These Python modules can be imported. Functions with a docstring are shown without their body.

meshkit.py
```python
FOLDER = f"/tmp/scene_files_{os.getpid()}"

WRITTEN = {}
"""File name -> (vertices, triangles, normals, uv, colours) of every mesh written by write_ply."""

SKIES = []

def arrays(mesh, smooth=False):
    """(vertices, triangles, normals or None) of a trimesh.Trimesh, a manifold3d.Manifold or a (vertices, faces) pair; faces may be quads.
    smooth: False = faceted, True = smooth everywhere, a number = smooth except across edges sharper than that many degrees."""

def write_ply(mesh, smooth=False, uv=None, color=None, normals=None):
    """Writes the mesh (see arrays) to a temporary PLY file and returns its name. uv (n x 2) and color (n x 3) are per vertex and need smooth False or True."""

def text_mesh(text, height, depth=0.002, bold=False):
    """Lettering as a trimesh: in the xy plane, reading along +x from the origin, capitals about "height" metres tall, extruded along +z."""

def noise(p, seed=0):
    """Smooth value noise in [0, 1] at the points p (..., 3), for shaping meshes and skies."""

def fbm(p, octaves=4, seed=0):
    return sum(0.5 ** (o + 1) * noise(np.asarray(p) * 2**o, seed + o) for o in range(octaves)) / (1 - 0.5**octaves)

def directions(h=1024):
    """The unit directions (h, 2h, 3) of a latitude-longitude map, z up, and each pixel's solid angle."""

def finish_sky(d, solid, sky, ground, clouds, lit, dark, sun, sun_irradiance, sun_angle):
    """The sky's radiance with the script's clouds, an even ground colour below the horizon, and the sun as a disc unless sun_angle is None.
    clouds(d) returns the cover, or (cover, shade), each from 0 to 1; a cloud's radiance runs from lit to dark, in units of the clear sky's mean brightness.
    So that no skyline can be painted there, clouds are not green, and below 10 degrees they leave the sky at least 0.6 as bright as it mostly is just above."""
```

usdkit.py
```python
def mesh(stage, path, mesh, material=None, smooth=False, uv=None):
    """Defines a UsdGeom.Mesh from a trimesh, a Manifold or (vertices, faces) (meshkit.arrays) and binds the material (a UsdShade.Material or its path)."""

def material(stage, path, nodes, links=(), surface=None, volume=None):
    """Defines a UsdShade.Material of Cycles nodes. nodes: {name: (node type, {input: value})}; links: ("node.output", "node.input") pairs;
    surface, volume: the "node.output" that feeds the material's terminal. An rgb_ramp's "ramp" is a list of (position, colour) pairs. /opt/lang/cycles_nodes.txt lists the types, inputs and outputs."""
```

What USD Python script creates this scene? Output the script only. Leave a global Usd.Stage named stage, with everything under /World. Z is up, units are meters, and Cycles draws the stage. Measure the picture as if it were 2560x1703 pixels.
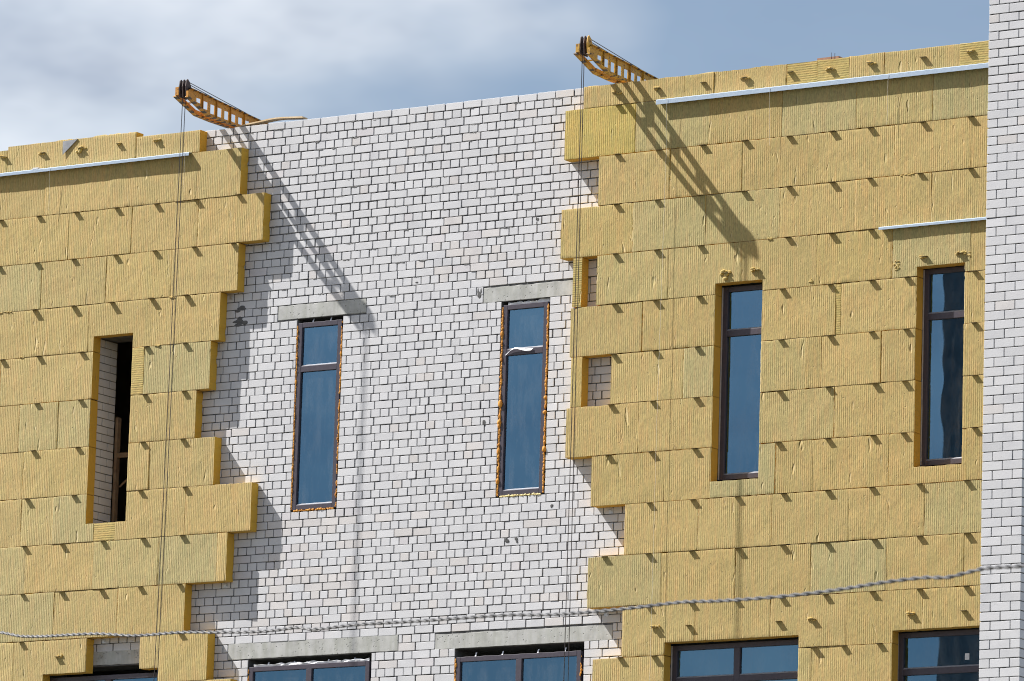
import math, random
import numpy as np, trimesh, manifold3d as m3
from shapely.geometry import Polygon, LineString, box as sbox
from pxr import Usd, UsdGeom, UsdLux, UsdShade, Gf, Sdf, Vt
import usdkit, meshkit

stage = Usd.Stage.CreateInMemory()
UsdGeom.SetStageUpAxis(stage, UsdGeom.Tokens.z)
UsdGeom.SetStageMetersPerUnit(stage, 1.0)
UsdGeom.Xform.Define(stage, '/World')
UsdGeom.Scope.Define(stage, '/World/Looks')
ZO = 16.7                     # facade drawings are measured from one slab joint, 16.7 m above the ground
MAT = lambda name, *a, **k: usdkit.material(stage, '/World/Looks/' + name, *a, **k)

# ------------------------------------------------------------------ camera
EYE = np.array([37.432, -58.908, -15.093 + ZO])
YAW, PITCH, ROLL = 0.57998, 0.18202, 0.03003
cy, sy, cp, sp = math.cos(YAW), math.sin(YAW), math.cos(PITCH), math.sin(PITCH)
fw = np.array([-sy*cp, cy*cp, sp]); rt = np.array([cy, sy, 0.0]); up = np.cross(rt, fw)
c_, s_ = math.cos(ROLL), math.sin(ROLL)
rt, up = c_*rt + s_*up, -s_*rt + c_*up
cam = UsdGeom.Camera.Define(stage, '/World/camera')
cam.CreateHorizontalApertureAttr(36.0)
cam.CreateVerticalApertureAttr(36.0*681/1024)
cam.CreateFocalLengthAttr(15069.3/2560*36.0)
cam.CreateFStopAttr(6.3)
cam.CreateFocusDistanceAttr(70.0)
cam.CreateClippingRangeAttr(Gf.Vec2f(0.5, 20000))
cam.CreateExposureAttr(0.9)
M = Gf.Matrix4d(*rt, 0, *up, 0, *(-fw), 0, *EYE, 1)
cam.AddTransformOp().Set(M)

# ------------------------------------------------------------------ sky and sun
SUN = np.array([-2.5, -1.0, 3.25]); SUN /= np.linalg.norm(SUN)
SKY_STRENGTH, SUN_POWER = 0.062, 1.25
sun = UsdLux.DistantLight.Define(stage, '/World/sun')
sun.CreateIntensityAttr(SUN_POWER); sun.CreateAngleAttr(0.5); sun.CreateNormalizeAttr(True)
sun.CreateColorAttr(Gf.Vec3f(1.0, 0.97, 0.925))
q = Gf.Rotation(Gf.Vec3d(0, 0, 1), Gf.Vec3d(*SUN))
sun.AddTransformOp().Set(Gf.Matrix4d().SetRotate(q))
sky = UsdLux.DomeLight.Define(stage, '/World/sky')
sky.GetPrim().SetCustomDataByKey('kind', 'structure')
skym = MAT('sky', {
    't': ('texture_coordinate', {}),
    's': ('sky_texture', {'sky_type': 'single_scattering', 'sun_disc': False, 'sun_elevation': math.asin(SUN[2]),
                          'sun_rotation': math.atan2(SUN[0], SUN[1]), 'aerosol_density': 1.6, 'air_density': 1.0}),
    'mp': ('mapping', {'mapping_type': 'point', 'location': (9.1, 6.6, 3.233), 'scale': (1.0, 1.0, 2.0)}),
    'n': ('noise_texture', {'scale': 7.0, 'detail': 4.5, 'roughness': 0.52, 'distortion': 0.15}),
    'r': ('rgb_ramp', {'ramp': [(0.0, (0.05, 0.05, 0.05)), (0.45, (0.09, 0.09, 0.09)), (0.54, (0.40, 0.40, 0.40)), (0.61, (0.82, 0.82, 0.82)), (0.72, (1.12, 1.12, 1.12))]}),
    'ca': ('mix_color', {'blend_type': 'add', 'fac': 1.0, 'b': (3.7, 3.2, 2.5), 'use_clamp': False}), 'm': ('mix_color', {'blend_type': 'mix', 'use_clamp': False}),
    'n2': ('noise_texture', {'scale': 19.0, 'detail': 4.0, 'roughness': 0.55}), 'r2': ('rgb_ramp', {'ramp': [(0.34, (0.68, 0.71, 0.77)), (0.5, (0.95, 0.96, 0.97)), (0.64, (1.12, 1.10, 1.08))]}), 'cs': ('mix_color', {'blend_type': 'multiply', 'fac': 1.0, 'use_clamp': False}),
    'b': ('background_shader', {'strength': SKY_STRENGTH})},
    [('t.generated', 'mp.vector'), ('mp.vector', 'n.vector'), ('n.fac', 'r.fac'), ('r.color', 'm.fac'), ('s.color', 'm.a'), ('s.color', 'ca.a'), ('mp.vector', 'n2.vector'), ('n2.fac', 'r2.fac'), ('ca.result', 'cs.a'), ('r2.color', 'cs.b'), ('cs.result', 'm.b'),
     ('m.result', 'b.color')], surface='b.background')
UsdShade.MaterialBindingAPI.Apply(sky.GetPrim()).Bind(skym)

# ------------------------------------------------------------------ helpers
used, LOC = {}, {}
def numbered(parent, name):
    k = (parent, name); n = used.get(k, 0); used[k] = n + 1
    return name if n == 0 else '%s_%03d' % (name, n)
def tag(prim, label=None, cat=None, group=None, kind=None):
    for key, v in (('label', label), ('category', cat), ('group', group), ('kind', kind)):
        if v: prim.SetCustomDataByKey(key, v)
    return prim
def thing(name, label, cat, loc=(0, 0, 0), group=None):
    path = '/World/' + numbered('/World', name)
    x = UsdGeom.Xform.Define(stage, path); loc = np.array([loc[0], loc[1], loc[2] + ZO], float)
    x.AddTranslateOp().Set(Gf.Vec3d(*loc)); LOC[path] = loc
    tag(x.GetPrim(), label, cat, group); return path
def obj(name, mesh, mat, parent, smooth=False, label=None, kind=None, tint=None):
    """one Mesh prim; the vertices are given in facade coordinates (z from the reference joint)"""
    path = parent + '/' + numbered(parent, name)
    v, f, n = meshkit.arrays(mesh, smooth)
    loc = LOC[parent]; LOC[path] = loc
    g = usdkit.mesh(stage, path, trimesh.Trimesh(v + np.array([0, 0, ZO]) - loc, f, process=False), mat, smooth=smooth)
    if tint is not None:
        nv = len(g.GetPointsAttr().Get())
        t = np.asarray(tint, np.float32)
        t = np.repeat(t[None], nv, 0) if t.ndim == 1 else t
        UsdGeom.PrimvarsAPI(g).CreatePrimvar('tint', Sdf.ValueTypeNames.Color3fArray, 'vertex').Set(Vt.Vec3fArray.FromNumpy(t))
    tag(g.GetPrim(), label, None, None, kind); return path
def single(name, mesh, mat, label, cat, group=None, kind=None, smooth=False):
    path = '/World/' + numbered('/World', name)
    v, f, n = meshkit.arrays(mesh, smooth)
    o = np.array([v[:, 0].mean(), v[:, 1].mean(), v[:, 2].min() + ZO])
    g = usdkit.mesh(stage, path, trimesh.Trimesh(v + np.array([0, 0, ZO]) - o, f, process=False), mat, smooth=smooth)
    g.AddTranslateOp().Set(Gf.Vec3d(*o)); LOC[path] = o
    tag(g.GetPrim(), label, cat, group, kind); return path
def cat(ms): return trimesh.util.concatenate([m if isinstance(m, trimesh.Trimesh) else trimesh.Trimesh(*m, process=False) for m in ms])
def bx(x0, x1, y0, y1, z0, z1):
    b = trimesh.creation.box((x1-x0, y1-y0, z1-z0)); b.apply_translation(((x0+x1)/2, (y0+y1)/2, (z0+z1)/2)); return b
def bar(x0, x1, z0, z1, yf, yb, ch=0.003):
    """a bar parallel to the facade with its front edges chamfered"""
    v = np.array([[x0+ch, yf, z0+ch], [x1-ch, yf, z0+ch], [x1-ch, yf, z1-ch], [x0+ch, yf, z1-ch],
                  [x0, yf+ch, z0], [x1, yf+ch, z0], [x1, yf+ch, z1], [x0, yf+ch, z1],
                  [x0, yb, z0], [x1, yb, z0], [x1, yb, z1], [x0, yb, z1]])
    f = [[0, 1, 2], [0, 2, 3]]
    for a in (0, 4):
        for i in range(4):
            j = (i+1) % 4; f += [[a+i, a+4+i, a+4+j], [a+i, a+4+j, a+j]]
    f += [[8, 10, 9], [8, 11, 10]]
    return trimesh.Trimesh(v, f, process=False)
def tube(pts, r, n=6):
    pts = np.asarray(pts, float); t = np.gradient(pts, axis=0); t /= np.linalg.norm(t, axis=1)[:, None]
    ref = np.array([0, 0, 1.0]) if abs(t[0][2]) < 0.9 else np.array([1.0, 0, 0])
    a = np.cross(t, ref); a /= np.linalg.norm(a, axis=1)[:, None]; b = np.cross(t, a)
    ang = np.arange(n)/n*2*np.pi
    v = (pts[:, None] + r*(a[:, None]*np.cos(ang)[None, :, None] + b[:, None]*np.sin(ang)[None, :, None])).reshape(-1, 3)
    f = []
    for i in range(len(pts)-1):
        for j in range(n):
            k = (j+1) % n
            f += [[i*n+j, i*n+k, (i+1)*n+k], [i*n+j, (i+1)*n+k, (i+1)*n+j]]
    for j in range(1, n-1):
        f += [[0, j+1, j]]; e = (len(pts)-1)*n; f += [[e, e+j, e+j+1]]
    m = trimesh.Trimesh(v, f, process=False); m.invert() if m.volume < 0 else None
    return m
def lump(c, r, rng, sub=1):
    s = trimesh.creation.icosphere(subdivisions=sub); s.vertices *= (1 + 0.35*(meshkit.noise(s.vertices*2.3 + rng.uniform(0, 50, 3)) - 0.5))[:, None]*np.asarray(r)
    s.apply_translation(c); return s

# ------------------------------------------------------------------ materials
def wool(name, vertical, base, cut=False):
    """pressed mineral wool: rollers leave ribs along the slab, fibres and gouges on top"""
    d = {
        't': ('texture_coordinate', {}), 'o': ('object_info', {}),
        'om': ('vector_math', {'math_type': 'scale', 'vector1': (13.7, 7.1, 23.9)}),
        'v': ('vector_math', {'math_type': 'add'}),
        'w': ('wave_texture', {'wave_type': 'bands', 'bands_direction': 'x' if vertical else 'z', 'profile': 'sine', 'scale': 11.6, 'distortion': 0.7, 'detail': 3.0, 'detail_scale': 1.3, 'detail_roughness': 0.6}),
        'w2': ('wave_texture', {'wave_type': 'bands', 'bands_direction': 'z' if vertical else 'x', 'profile': 'sine', 'scale': 24.0, 'distortion': 1.2, 'detail': 3.0, 'detail_scale': 2.0, 'detail_roughness': 0.7}),
        'am': ('noise_texture', {'scale': 3.2, 'detail': 2.0}), 'ar': ('map_range', {'from_min': 0.36, 'from_max': 0.62, 'to_min': 0.45, 'to_max': 1.0, 'clamp': True}),
        'wx': ('math', {'math_type': 'multiply_add', 'value2': 0.12}), 'wm': ('math', {'math_type': 'multiply'}),
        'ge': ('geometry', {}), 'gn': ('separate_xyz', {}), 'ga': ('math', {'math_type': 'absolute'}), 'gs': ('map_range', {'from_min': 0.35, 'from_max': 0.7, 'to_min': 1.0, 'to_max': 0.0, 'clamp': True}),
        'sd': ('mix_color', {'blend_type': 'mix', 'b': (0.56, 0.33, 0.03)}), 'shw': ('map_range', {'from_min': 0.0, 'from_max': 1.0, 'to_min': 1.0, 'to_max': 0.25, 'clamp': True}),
        'fm': ('mapping', {'scale': (1.0, 1.0, 0.35) if vertical else (0.35, 1.0, 1.0)}),
        'f': ('noise_texture', {'scale': 60.0, 'detail': 4.0, 'roughness': 0.7}),
        'lm': ('mapping', {'scale': (1.0, 1.0, 0.14) if vertical else (0.14, 1.0, 1.0)}),
        'l': ('noise_texture', {'scale': 22.0, 'detail': 4.0, 'roughness': 0.6}),
        'b': ('noise_texture', {'scale': 2.2, 'detail': 3.0}),
        'gm': ('mapping', {'rotation': (0, -0.62, 0), 'scale': (17.0, 10.0, 4.2)}),
        'g': ('noise_texture', {'scale': 1.0, 'detail': 2.0, 'roughness': 0.4, 'distortion': 0.3}),
        'gr': ('map_range', {'from_min': 0.70, 'from_max': 0.80, 'to_min': 0.0, 'to_max': 1.0, 'clamp': True}),
        'k': ('noise_texture', {'scale': 26.0, 'detail': 2.0, 'roughness': 0.55}),
        'kr': ('map_range', {'from_min': 0.70, 'from_max': 0.78, 'to_min': 0.0, 'to_max': 1.0, 'clamp': True}),
        'slab': ('rgb_ramp', {'ramp': base}),
        'c1': ('rgb_ramp', {'ramp': [(0.28, (0.62, 0.62, 0.58)), (0.5, (1, 1, 1)), (0.72, (1.32, 1.3, 1.25))]}),
        'c2': ('rgb_ramp', {'ramp': [(0.28, (0.86, 0.92, 0.88)), (0.45, (0.97, 1.0, 0.96)), (0.56, (1.05, 1.0, 0.98)), (0.72, (1.14, 1.0, 0.93))]}),
        'm1': ('mix_color', {'blend_type': 'multiply', 'fac': 1.0, 'use_clamp': False}),
        'm2': ('mix_color', {'blend_type': 'multiply', 'fac': 1.0, 'use_clamp': False}),
        'h1': ('math', {'math_type': 'multiply_add', 'value2': 1.5 if not cut else 0.1}),
        'h2': ('math', {'math_type': 'multiply', 'value2': 2.6 if not cut else 3.4}),
        'h3': ('math', {'math_type': 'multiply_add', 'value2': 3.0}),
        'h4': ('math', {'math_type': 'multiply_add', 'value2': -11.0}),
        'h5': ('math', {'math_type': 'multiply_add', 'value2': -5.0}),
        'bp': ('bump', {'strength': 1.0, 'distance': 0.0011}),
        'p': ('principled_bsdf', {'roughness': 0.95, 'specular_ior_level': 0.1, 'sheen_weight': 1.0, 'sheen_roughness': 0.6, 'sheen_tint': (0.98, 0.835, 0.58)})}
    L = [('o.random', 'om.scale'), ('t.object', 'v.vector1'), ('om.vector', 'v.vector2'),
         ('v.vector', 'w.vector'), ('v.vector', 'fm.vector'), ('fm.vector', 'f.vector'), ('v.vector', 'lm.vector'), ('lm.vector', 'l.vector'), ('v.vector', 'b.vector'),
         ('v.vector', 'gm.vector'), ('gm.vector', 'g.vector'), ('g.fac', 'gr.value'), ('v.vector', 'k.vector'), ('k.fac', 'kr.value'),
         ('o.random', 'slab.fac'), ('f.fac', 'c1.fac'), ('l.fac', 'c2.fac'),
         ('slab.color', 'm1.a'), ('c1.color', 'm1.b'), ('m1.result', 'm2.a'), ('c2.color', 'm2.b'), ('m2.result', 'sd.a'), ('sd.result', 'p.base_color'),
         ('f.fac', 'h2.value1'), ('v.vector', 'w2.vector'), ('v.vector', 'am.vector'), ('am.fac', 'ar.value'), ('w2.fac', 'wx.value1'), ('w.fac', 'wx.value3'), ('wx.value', 'wm.value1'), ('ar.result', 'wm.value2'), ('wm.value', 'h1.value1'), ('h2.value', 'h1.value3'),
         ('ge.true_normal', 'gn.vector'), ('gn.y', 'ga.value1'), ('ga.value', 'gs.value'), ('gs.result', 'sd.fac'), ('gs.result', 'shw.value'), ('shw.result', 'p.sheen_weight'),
         ('b.fac', 'h3.value1'), ('h1.value', 'h3.value3'), ('gr.result', 'h4.value1'), ('h3.value', 'h4.value3'),
         ('kr.result', 'h5.value1'), ('h4.value', 'h5.value3'), ('h5.value', 'bp.height'), ('bp.normal', 'p.normal')]
    return MAT(name, d, L, surface='p.BSDF')
TONES = [(0.0, (0.380, 0.265, 0.080)), (0.18, (0.335, 0.248, 0.080)), (0.38, (0.385, 0.275, 0.088)), (0.52, (0.345, 0.270, 0.094)), (0.64, (0.305, 0.262, 0.108)), (0.74, (0.375, 0.268, 0.084)), (0.88, (0.335, 0.243, 0.074)), (1.0, (0.37, 0.270, 0.078))]
WOOL = wool('mineral_wool', True, TONES)
WOOLH = wool('mineral_wool_turned', False, [(0, (0.351, 0.264, 0.065)), (1, (0.376, 0.270, 0.065))])
WOOLY = wool('mineral_wool_fresh', True, [(0, (0.389, 0.288, 0.047)), (1, (0.376, 0.282, 0.047))])
TUFT = wool('wool_tuft', True, [(0, (0.345, 0.257, 0.065)), (1, (0.364, 0.264, 0.065))], True)

def masonry(name):
    return MAT(name, {
        'tc': ('texture_coordinate', {}), 'a': ('attribute', {'attribute': 'tint'}),
        'n': ('noise_texture', {'scale': 3.1, 'detail': 6.0, 'roughness': 0.62}),
        'n2': ('noise_texture', {'scale': 60.0, 'detail': 3.0, 'roughness': 0.6}),
        'n3': ('noise_texture', {'scale': 11.0, 'detail': 5.0, 'roughness': 0.7, 'distortion': 0.8}),
        'r': ('rgb_ramp', {'ramp': [(0.3, (0.90, 0.90, 0.91)), (0.5, (1, 1, 1)), (0.7, (1.02, 1.01, 1.0))]}),
        'r2': ('rgb_ramp', {'ramp': [(0.28, (0.93, 0.93, 0.93)), (0.5, (1, 1, 1))]}),
        'sm': ('map_range', {'from_min': 0.645, 'from_max': 0.74, 'to_min': 0.0, 'to_max': 0.5, 'clamp': True}),
        'm1': ('mix_color', {'blend_type': 'multiply', 'fac': 1.0}), 'm2': ('mix_color', {'blend_type': 'multiply', 'fac': 1.0}),
        'm3': ('mix_color', {'blend_type': 'mix', 'b': (0.27, 0.27, 0.26)}),
        'bp': ('bump', {'strength': 0.9, 'distance': 0.0009}),
        'p': ('principled_bsdf', {'roughness': 0.85, 'specular_ior_level': 0.25})},
        [('tc.object', 'n.vector'), ('tc.object', 'n2.vector'), ('tc.object', 'n3.vector'), ('n.fac', 'r.fac'), ('n2.fac', 'r2.fac'), ('n3.fac', 'sm.value'),
         ('a.color', 'm1.a'), ('r.color', 'm1.b'), ('m1.result', 'm2.a'), ('r2.color', 'm2.b'), ('m2.result', 'm3.a'), ('sm.result', 'm3.fac'),
         ('m3.result', 'p.base_color'), ('n2.fac', 'bp.height'), ('bp.normal', 'p.normal')], surface='p.BSDF')
BRICK = masonry('white_silicate_brick')
def noisy(name, a, b, scale, rough=0.8, bump=0.001, metallic=0.0, detail=5.0, spec=0.4, pos=(0.35, 0.65)):
    return MAT(name, {'tc': ('texture_coordinate', {}), 'n': ('noise_texture', {'scale': scale, 'detail': detail, 'roughness': 0.6}),
        'r': ('rgb_ramp', {'ramp': [(pos[0], a), (pos[1], b)]}), 'bp': ('bump', {'strength': 0.7, 'distance': bump}),
        'p': ('principled_bsdf', {'roughness': rough, 'metallic': metallic, 'specular_ior_level': spec})},
        [('tc.object', 'n.vector'), ('n.fac', 'r.fac'), ('r.color', 'p.base_color'), ('n.fac', 'bp.height'), ('bp.normal', 'p.normal')], surface='p.BSDF')
MORTAR = noisy('mortar', (0.085, 0.085, 0.087), (0.15, 0.148, 0.145), 14, 0.95, 0.004)
SQUEEZE = noisy('squeezed_mortar', (0.13, 0.13, 0.13), (0.24, 0.235, 0.23), 18, 0.95, 0.003)
CONCRETE = MAT('lintel_concrete', {'tc': ('texture_coordinate', {}),
    'n': ('noise_texture', {'scale': 5.0, 'detail': 6.0, 'roughness': 0.65}), 'st': ('mapping', {'scale': (9.0, 2.0, 1.2)}), 'ns': ('noise_texture', {'scale': 1.6, 'detail': 4.0}),
    'v': ('voronoi_texture', {'scale': 24.0}), 'vr': ('map_range', {'from_min': 0.13, 'from_max': 0.22, 'to_min': 1.0, 'to_max': 0.0, 'clamp': True}),
    'pm': ('noise_texture', {'scale': 7.0}), 'pr': ('map_range', {'from_min': 0.46, 'from_max': 0.54, 'to_min': 0.0, 'to_max': 1.0, 'clamp': True}), 'pp': ('math', {'math_type': 'multiply'}),
    'r': ('rgb_ramp', {'ramp': [(0.3, (0.38, 0.38, 0.365)), (0.55, (0.50, 0.50, 0.485)), (0.72, (0.56, 0.56, 0.54))]}),
    'r2': ('rgb_ramp', {'ramp': [(0.35, (0.84, 0.85, 0.81)), (0.6, (1, 1, 1))]}), 'm': ('mix_color', {'blend_type': 'multiply', 'fac': 1.0}),
    'm2': ('mix_color', {'blend_type': 'mix', 'b': (0.25, 0.25, 0.24)}), 'inv': ('math', {'math_type': 'multiply', 'value2': -1.0}),
    'bp': ('bump', {'strength': 1.0, 'distance': 0.004}), 'p': ('principled_bsdf', {'roughness': 0.9, 'specular_ior_level': 0.2})},
    [('tc.object', 'n.vector'), ('tc.object', 'v.vector'), ('tc.object', 'pm.vector'), ('tc.object', 'st.vector'), ('st.vector', 'ns.vector'),
     ('v.distance', 'vr.value'), ('pm.fac', 'pr.value'), ('vr.result', 'pp.value1'), ('pr.result', 'pp.value2'), ('n.fac', 'r.fac'), ('ns.fac', 'r2.fac'),
     ('r.color', 'm.a'), ('r2.color', 'm.b'), ('m.result', 'm2.a'), ('pp.value', 'm2.fac'), ('m2.result', 'p.base_color'), ('pp.value', 'inv.value1'), ('inv.value', 'bp.height'), ('bp.normal', 'p.normal')], surface='p.BSDF')
FRAME = noisy('anthracite_frame', (0.060, 0.052, 0.068), (0.075, 0.064, 0.082), 30, 0.42, 0.0002)
BEAD = noisy('pale_bead', (0.26, 0.26, 0.28), (0.34, 0.34, 0.36), 20, 0.4, 0.0001)
FOAM = noisy('orange_foam', (0.48, 0.17, 0.015), (0.66, 0.33, 0.05), 25, 0.7, 0.003)
FOAMC = noisy('cream_foam', (0.70, 0.55, 0.22), (0.85, 0.74, 0.40), 25, 0.7, 0.003)
FILM = noisy('white_film', (0.62, 0.63, 0.65), (0.80, 0.80, 0.81), 12, 0.35, 0.002)
TAPE = noisy('grey_edge_tape', (0.38, 0.37, 0.37), (0.5, 0.49, 0.48), 12, 0.7, 0.001)
STRAP = noisy('strap_steel', (0.45, 0.46, 0.48), (0.62, 0.63, 0.65), 40, 0.4, 0.0002, 0.6)
PLATE = noisy('bracket_steel', (0.16, 0.13, 0.07), (0.26, 0.21, 0.11), 40, 0.6, 0.0004, 0.3)
ZINC = MAT('zinc_coated_steel', {'tc': ('texture_coordinate', {}), 'v': ('voronoi_texture', {'scale': 42.0}), 'n': ('noise_texture', {'scale': 2.0, 'detail': 4.0}),
    'r': ('rgb_ramp', {'ramp': [(0.0, (0.28, 0.36, 0.46)), (0.5, (0.36, 0.44, 0.54)), (1.0, (0.44, 0.51, 0.60))]}), 'x': ('mix_float', {'fac': 0.5}),
    'p': ('principled_bsdf', {'metallic': 0.35, 'roughness': 0.6})},
    [('tc.object', 'v.vector'), ('tc.object', 'n.vector'), ('v.distance', 'x.a'), ('n.fac', 'x.b'), ('x.result', 'r.fac'), ('r.color', 'p.base_color')], surface='p.BSDF')
GLASS = MAT('window_glass', {'tc': ('texture_coordinate', {}), 'n': ('noise_texture', {'scale': 1.3, 'detail': 1.0}), 'bp': ('bump', {'strength': 0.25, 'distance': 0.002}),
    't': ('transparent_bsdf', {'color': (0.55, 0.62, 0.62)}), 'g': ('glossy_bsdf', {'color': (0.28, 0.56, 0.86), 'roughness': 0.0}), 'm': ('mix_closure', {'fac': 0.26}), 'dm': ('mapping', {'scale': (6.0, 6.0, 1.4)}), 'dn': ('noise_texture', {'scale': 1.5, 'detail': 6.0, 'roughness': 0.7}), 'dr': ('map_range', {'from_min': 0.45, 'from_max': 0.75, 'to_min': 0.0, 'to_max': 0.07, 'clamp': True}), 'd': ('diffuse_bsdf', {'color': (0.5, 0.5, 0.48)}), 'mm': ('mix_closure', {})},
    [('tc.object', 'n.vector'), ('n.fac', 'bp.height'), ('bp.normal', 'g.normal'), ('t.BSDF', 'm.closure1'), ('g.BSDF', 'm.closure2'), ('tc.object', 'dm.vector'), ('dm.vector', 'dn.vector'), ('dn.fac', 'dr.value'), ('m.closure', 'mm.closure1'), ('d.BSDF', 'mm.closure2'), ('dr.result', 'mm.fac')], surface='mm.closure')
ROOM = noisy('bare_concrete_room', (0.20, 0.20, 0.20), (0.28, 0.28, 0.27), 2, 0.9, 0.002)
def stripes(name, a, b, rust):
    return MAT(name, {'tc': ('texture_coordinate', {}), 'n': ('noise_texture', {'scale': 9.0, 'detail': 6.0, 'roughness': 0.7}), 'n2': ('noise_texture', {'scale': 24.0, 'detail': 5.0, 'roughness': 0.7}),
        'r': ('rgb_ramp', {'ramp': [(0.3, a), (0.65, b)]}), 'k': ('map_range', {'from_min': rust, 'from_max': rust + 0.07, 'to_min': 0.0, 'to_max': 0.85, 'clamp': True}),
        'm': ('mix_color', {'blend_type': 'mix', 'b': (0.11, 0.045, 0.02)}), 'bp': ('bump', {'strength': 0.6, 'distance': 0.001}), 'p': ('principled_bsdf', {'roughness': 0.6})},
        [('tc.object', 'n.vector'), ('tc.object', 'n2.vector'), ('n.fac', 'r.fac'), ('n2.fac', 'k.value'), ('r.color', 'm.a'), ('k.result', 'm.fac'), ('m.result', 'p.base_color'), ('n2.fac', 'bp.height'), ('bp.normal', 'p.normal')], surface='p.BSDF')
YELLOW = [stripes('hoist_orange_paint', (0.46, 0.19, 0.015), (0.58, 0.26, 0.025), 0.57), stripes('hoist_yellow_paint', (0.42, 0.22, 0.018), (0.54, 0.30, 0.03), 0.53)]
def banded(name, a, b, rust, period, duty):
    """hazard bands painted across the flange, worn and rusty"""
    return MAT(name, {'tc': ('texture_coordinate', {}), 'n': ('noise_texture', {'scale': 9.0, 'detail': 6.0, 'roughness': 0.7}), 'n2': ('noise_texture', {'scale': 24.0, 'detail': 5.0, 'roughness': 0.7}),
        'sx': ('separate_xyz', {}), 'f1': ('math', {'math_type': 'multiply', 'value2': 1.0/period}), 'f2': ('math', {'math_type': 'fraction'}), 'f3': ('math', {'math_type': 'less_than', 'value2': duty}),
        'r': ('rgb_ramp', {'ramp': [(0.3, a), (0.65, b)]}), 'k': ('map_range', {'from_min': rust, 'from_max': rust + 0.07, 'to_min': 0.0, 'to_max': 0.85, 'clamp': True}),
        'bl': ('mix_color', {'blend_type': 'mix', 'b': (0.05, 0.047, 0.052)}),
        'm': ('mix_color', {'blend_type': 'mix', 'b': (0.11, 0.045, 0.02)}), 'bp': ('bump', {'strength': 0.6, 'distance': 0.001}), 'p': ('principled_bsdf', {'roughness': 0.6})},
        [('tc.object', 'n.vector'), ('tc.object', 'n2.vector'), ('tc.object', 'sx.vector'), ('sx.y', 'f1.value1'), ('f1.value', 'f2.value1'), ('f2.value', 'f3.value1'), ('n.fac', 'r.fac'), ('n2.fac', 'k.value'),
         ('r.color', 'bl.a'), ('f3.value', 'bl.fac'), ('bl.result', 'm.a'), ('k.result', 'm.fac'), ('m.result', 'p.base_color'), ('n2.fac', 'bp.height'), ('bp.normal', 'p.normal')], surface='p.BSDF')
STRIPED = [banded('hoist_orange_bands', (0.40, 0.20, 0.03), (0.50, 0.26, 0.04), 0.56, 0.105, 0.52), banded('hoist_yellow_bands', (0.44, 0.24, 0.02), (0.54, 0.31, 0.035), 0.53, 0.18, 0.24)]
DARK = noisy('rusty_dark_steel', (0.035, 0.026, 0.026), (0.09, 0.055, 0.045), 30, 0.6, 0.001)
ROPE = noisy('steel_rope', (0.02, 0.016, 0.018), (0.045, 0.036, 0.038), 60, 0.5, 0.001)
CABLE = noisy('weathered_cable', (0.06, 0.06, 0.063), (0.13, 0.13, 0.135), 7, 0.42, 0.001)
WOOD = noisy('fresh_plank', (0.62, 0.44, 0.24), (0.74, 0.57, 0.36), 8, 0.8, 0.001)
WOOD2 = noisy('old_batten', (0.16, 0.10, 0.06), (0.26, 0.18, 0.11), 10, 0.85, 0.001)
FLAP = noisy('grey_membrane', (0.22, 0.23, 0.25), (0.32, 0.33, 0.35), 10, 0.7, 0.002)
REDBOARD = noisy('brown_board', (0.30, 0.15, 0.09), (0.40, 0.22, 0.14), 14, 0.8, 0.001)
STRING = noisy('white_string', (0.66, 0.62, 0.52), (0.72, 0.68, 0.6), 50, 0.8, 0.0001)
SOIL = noisy('dusty_ground', (0.07, 0.066, 0.05), (0.12, 0.11, 0.085), 0.35, 0.95, 0.02)

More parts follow.
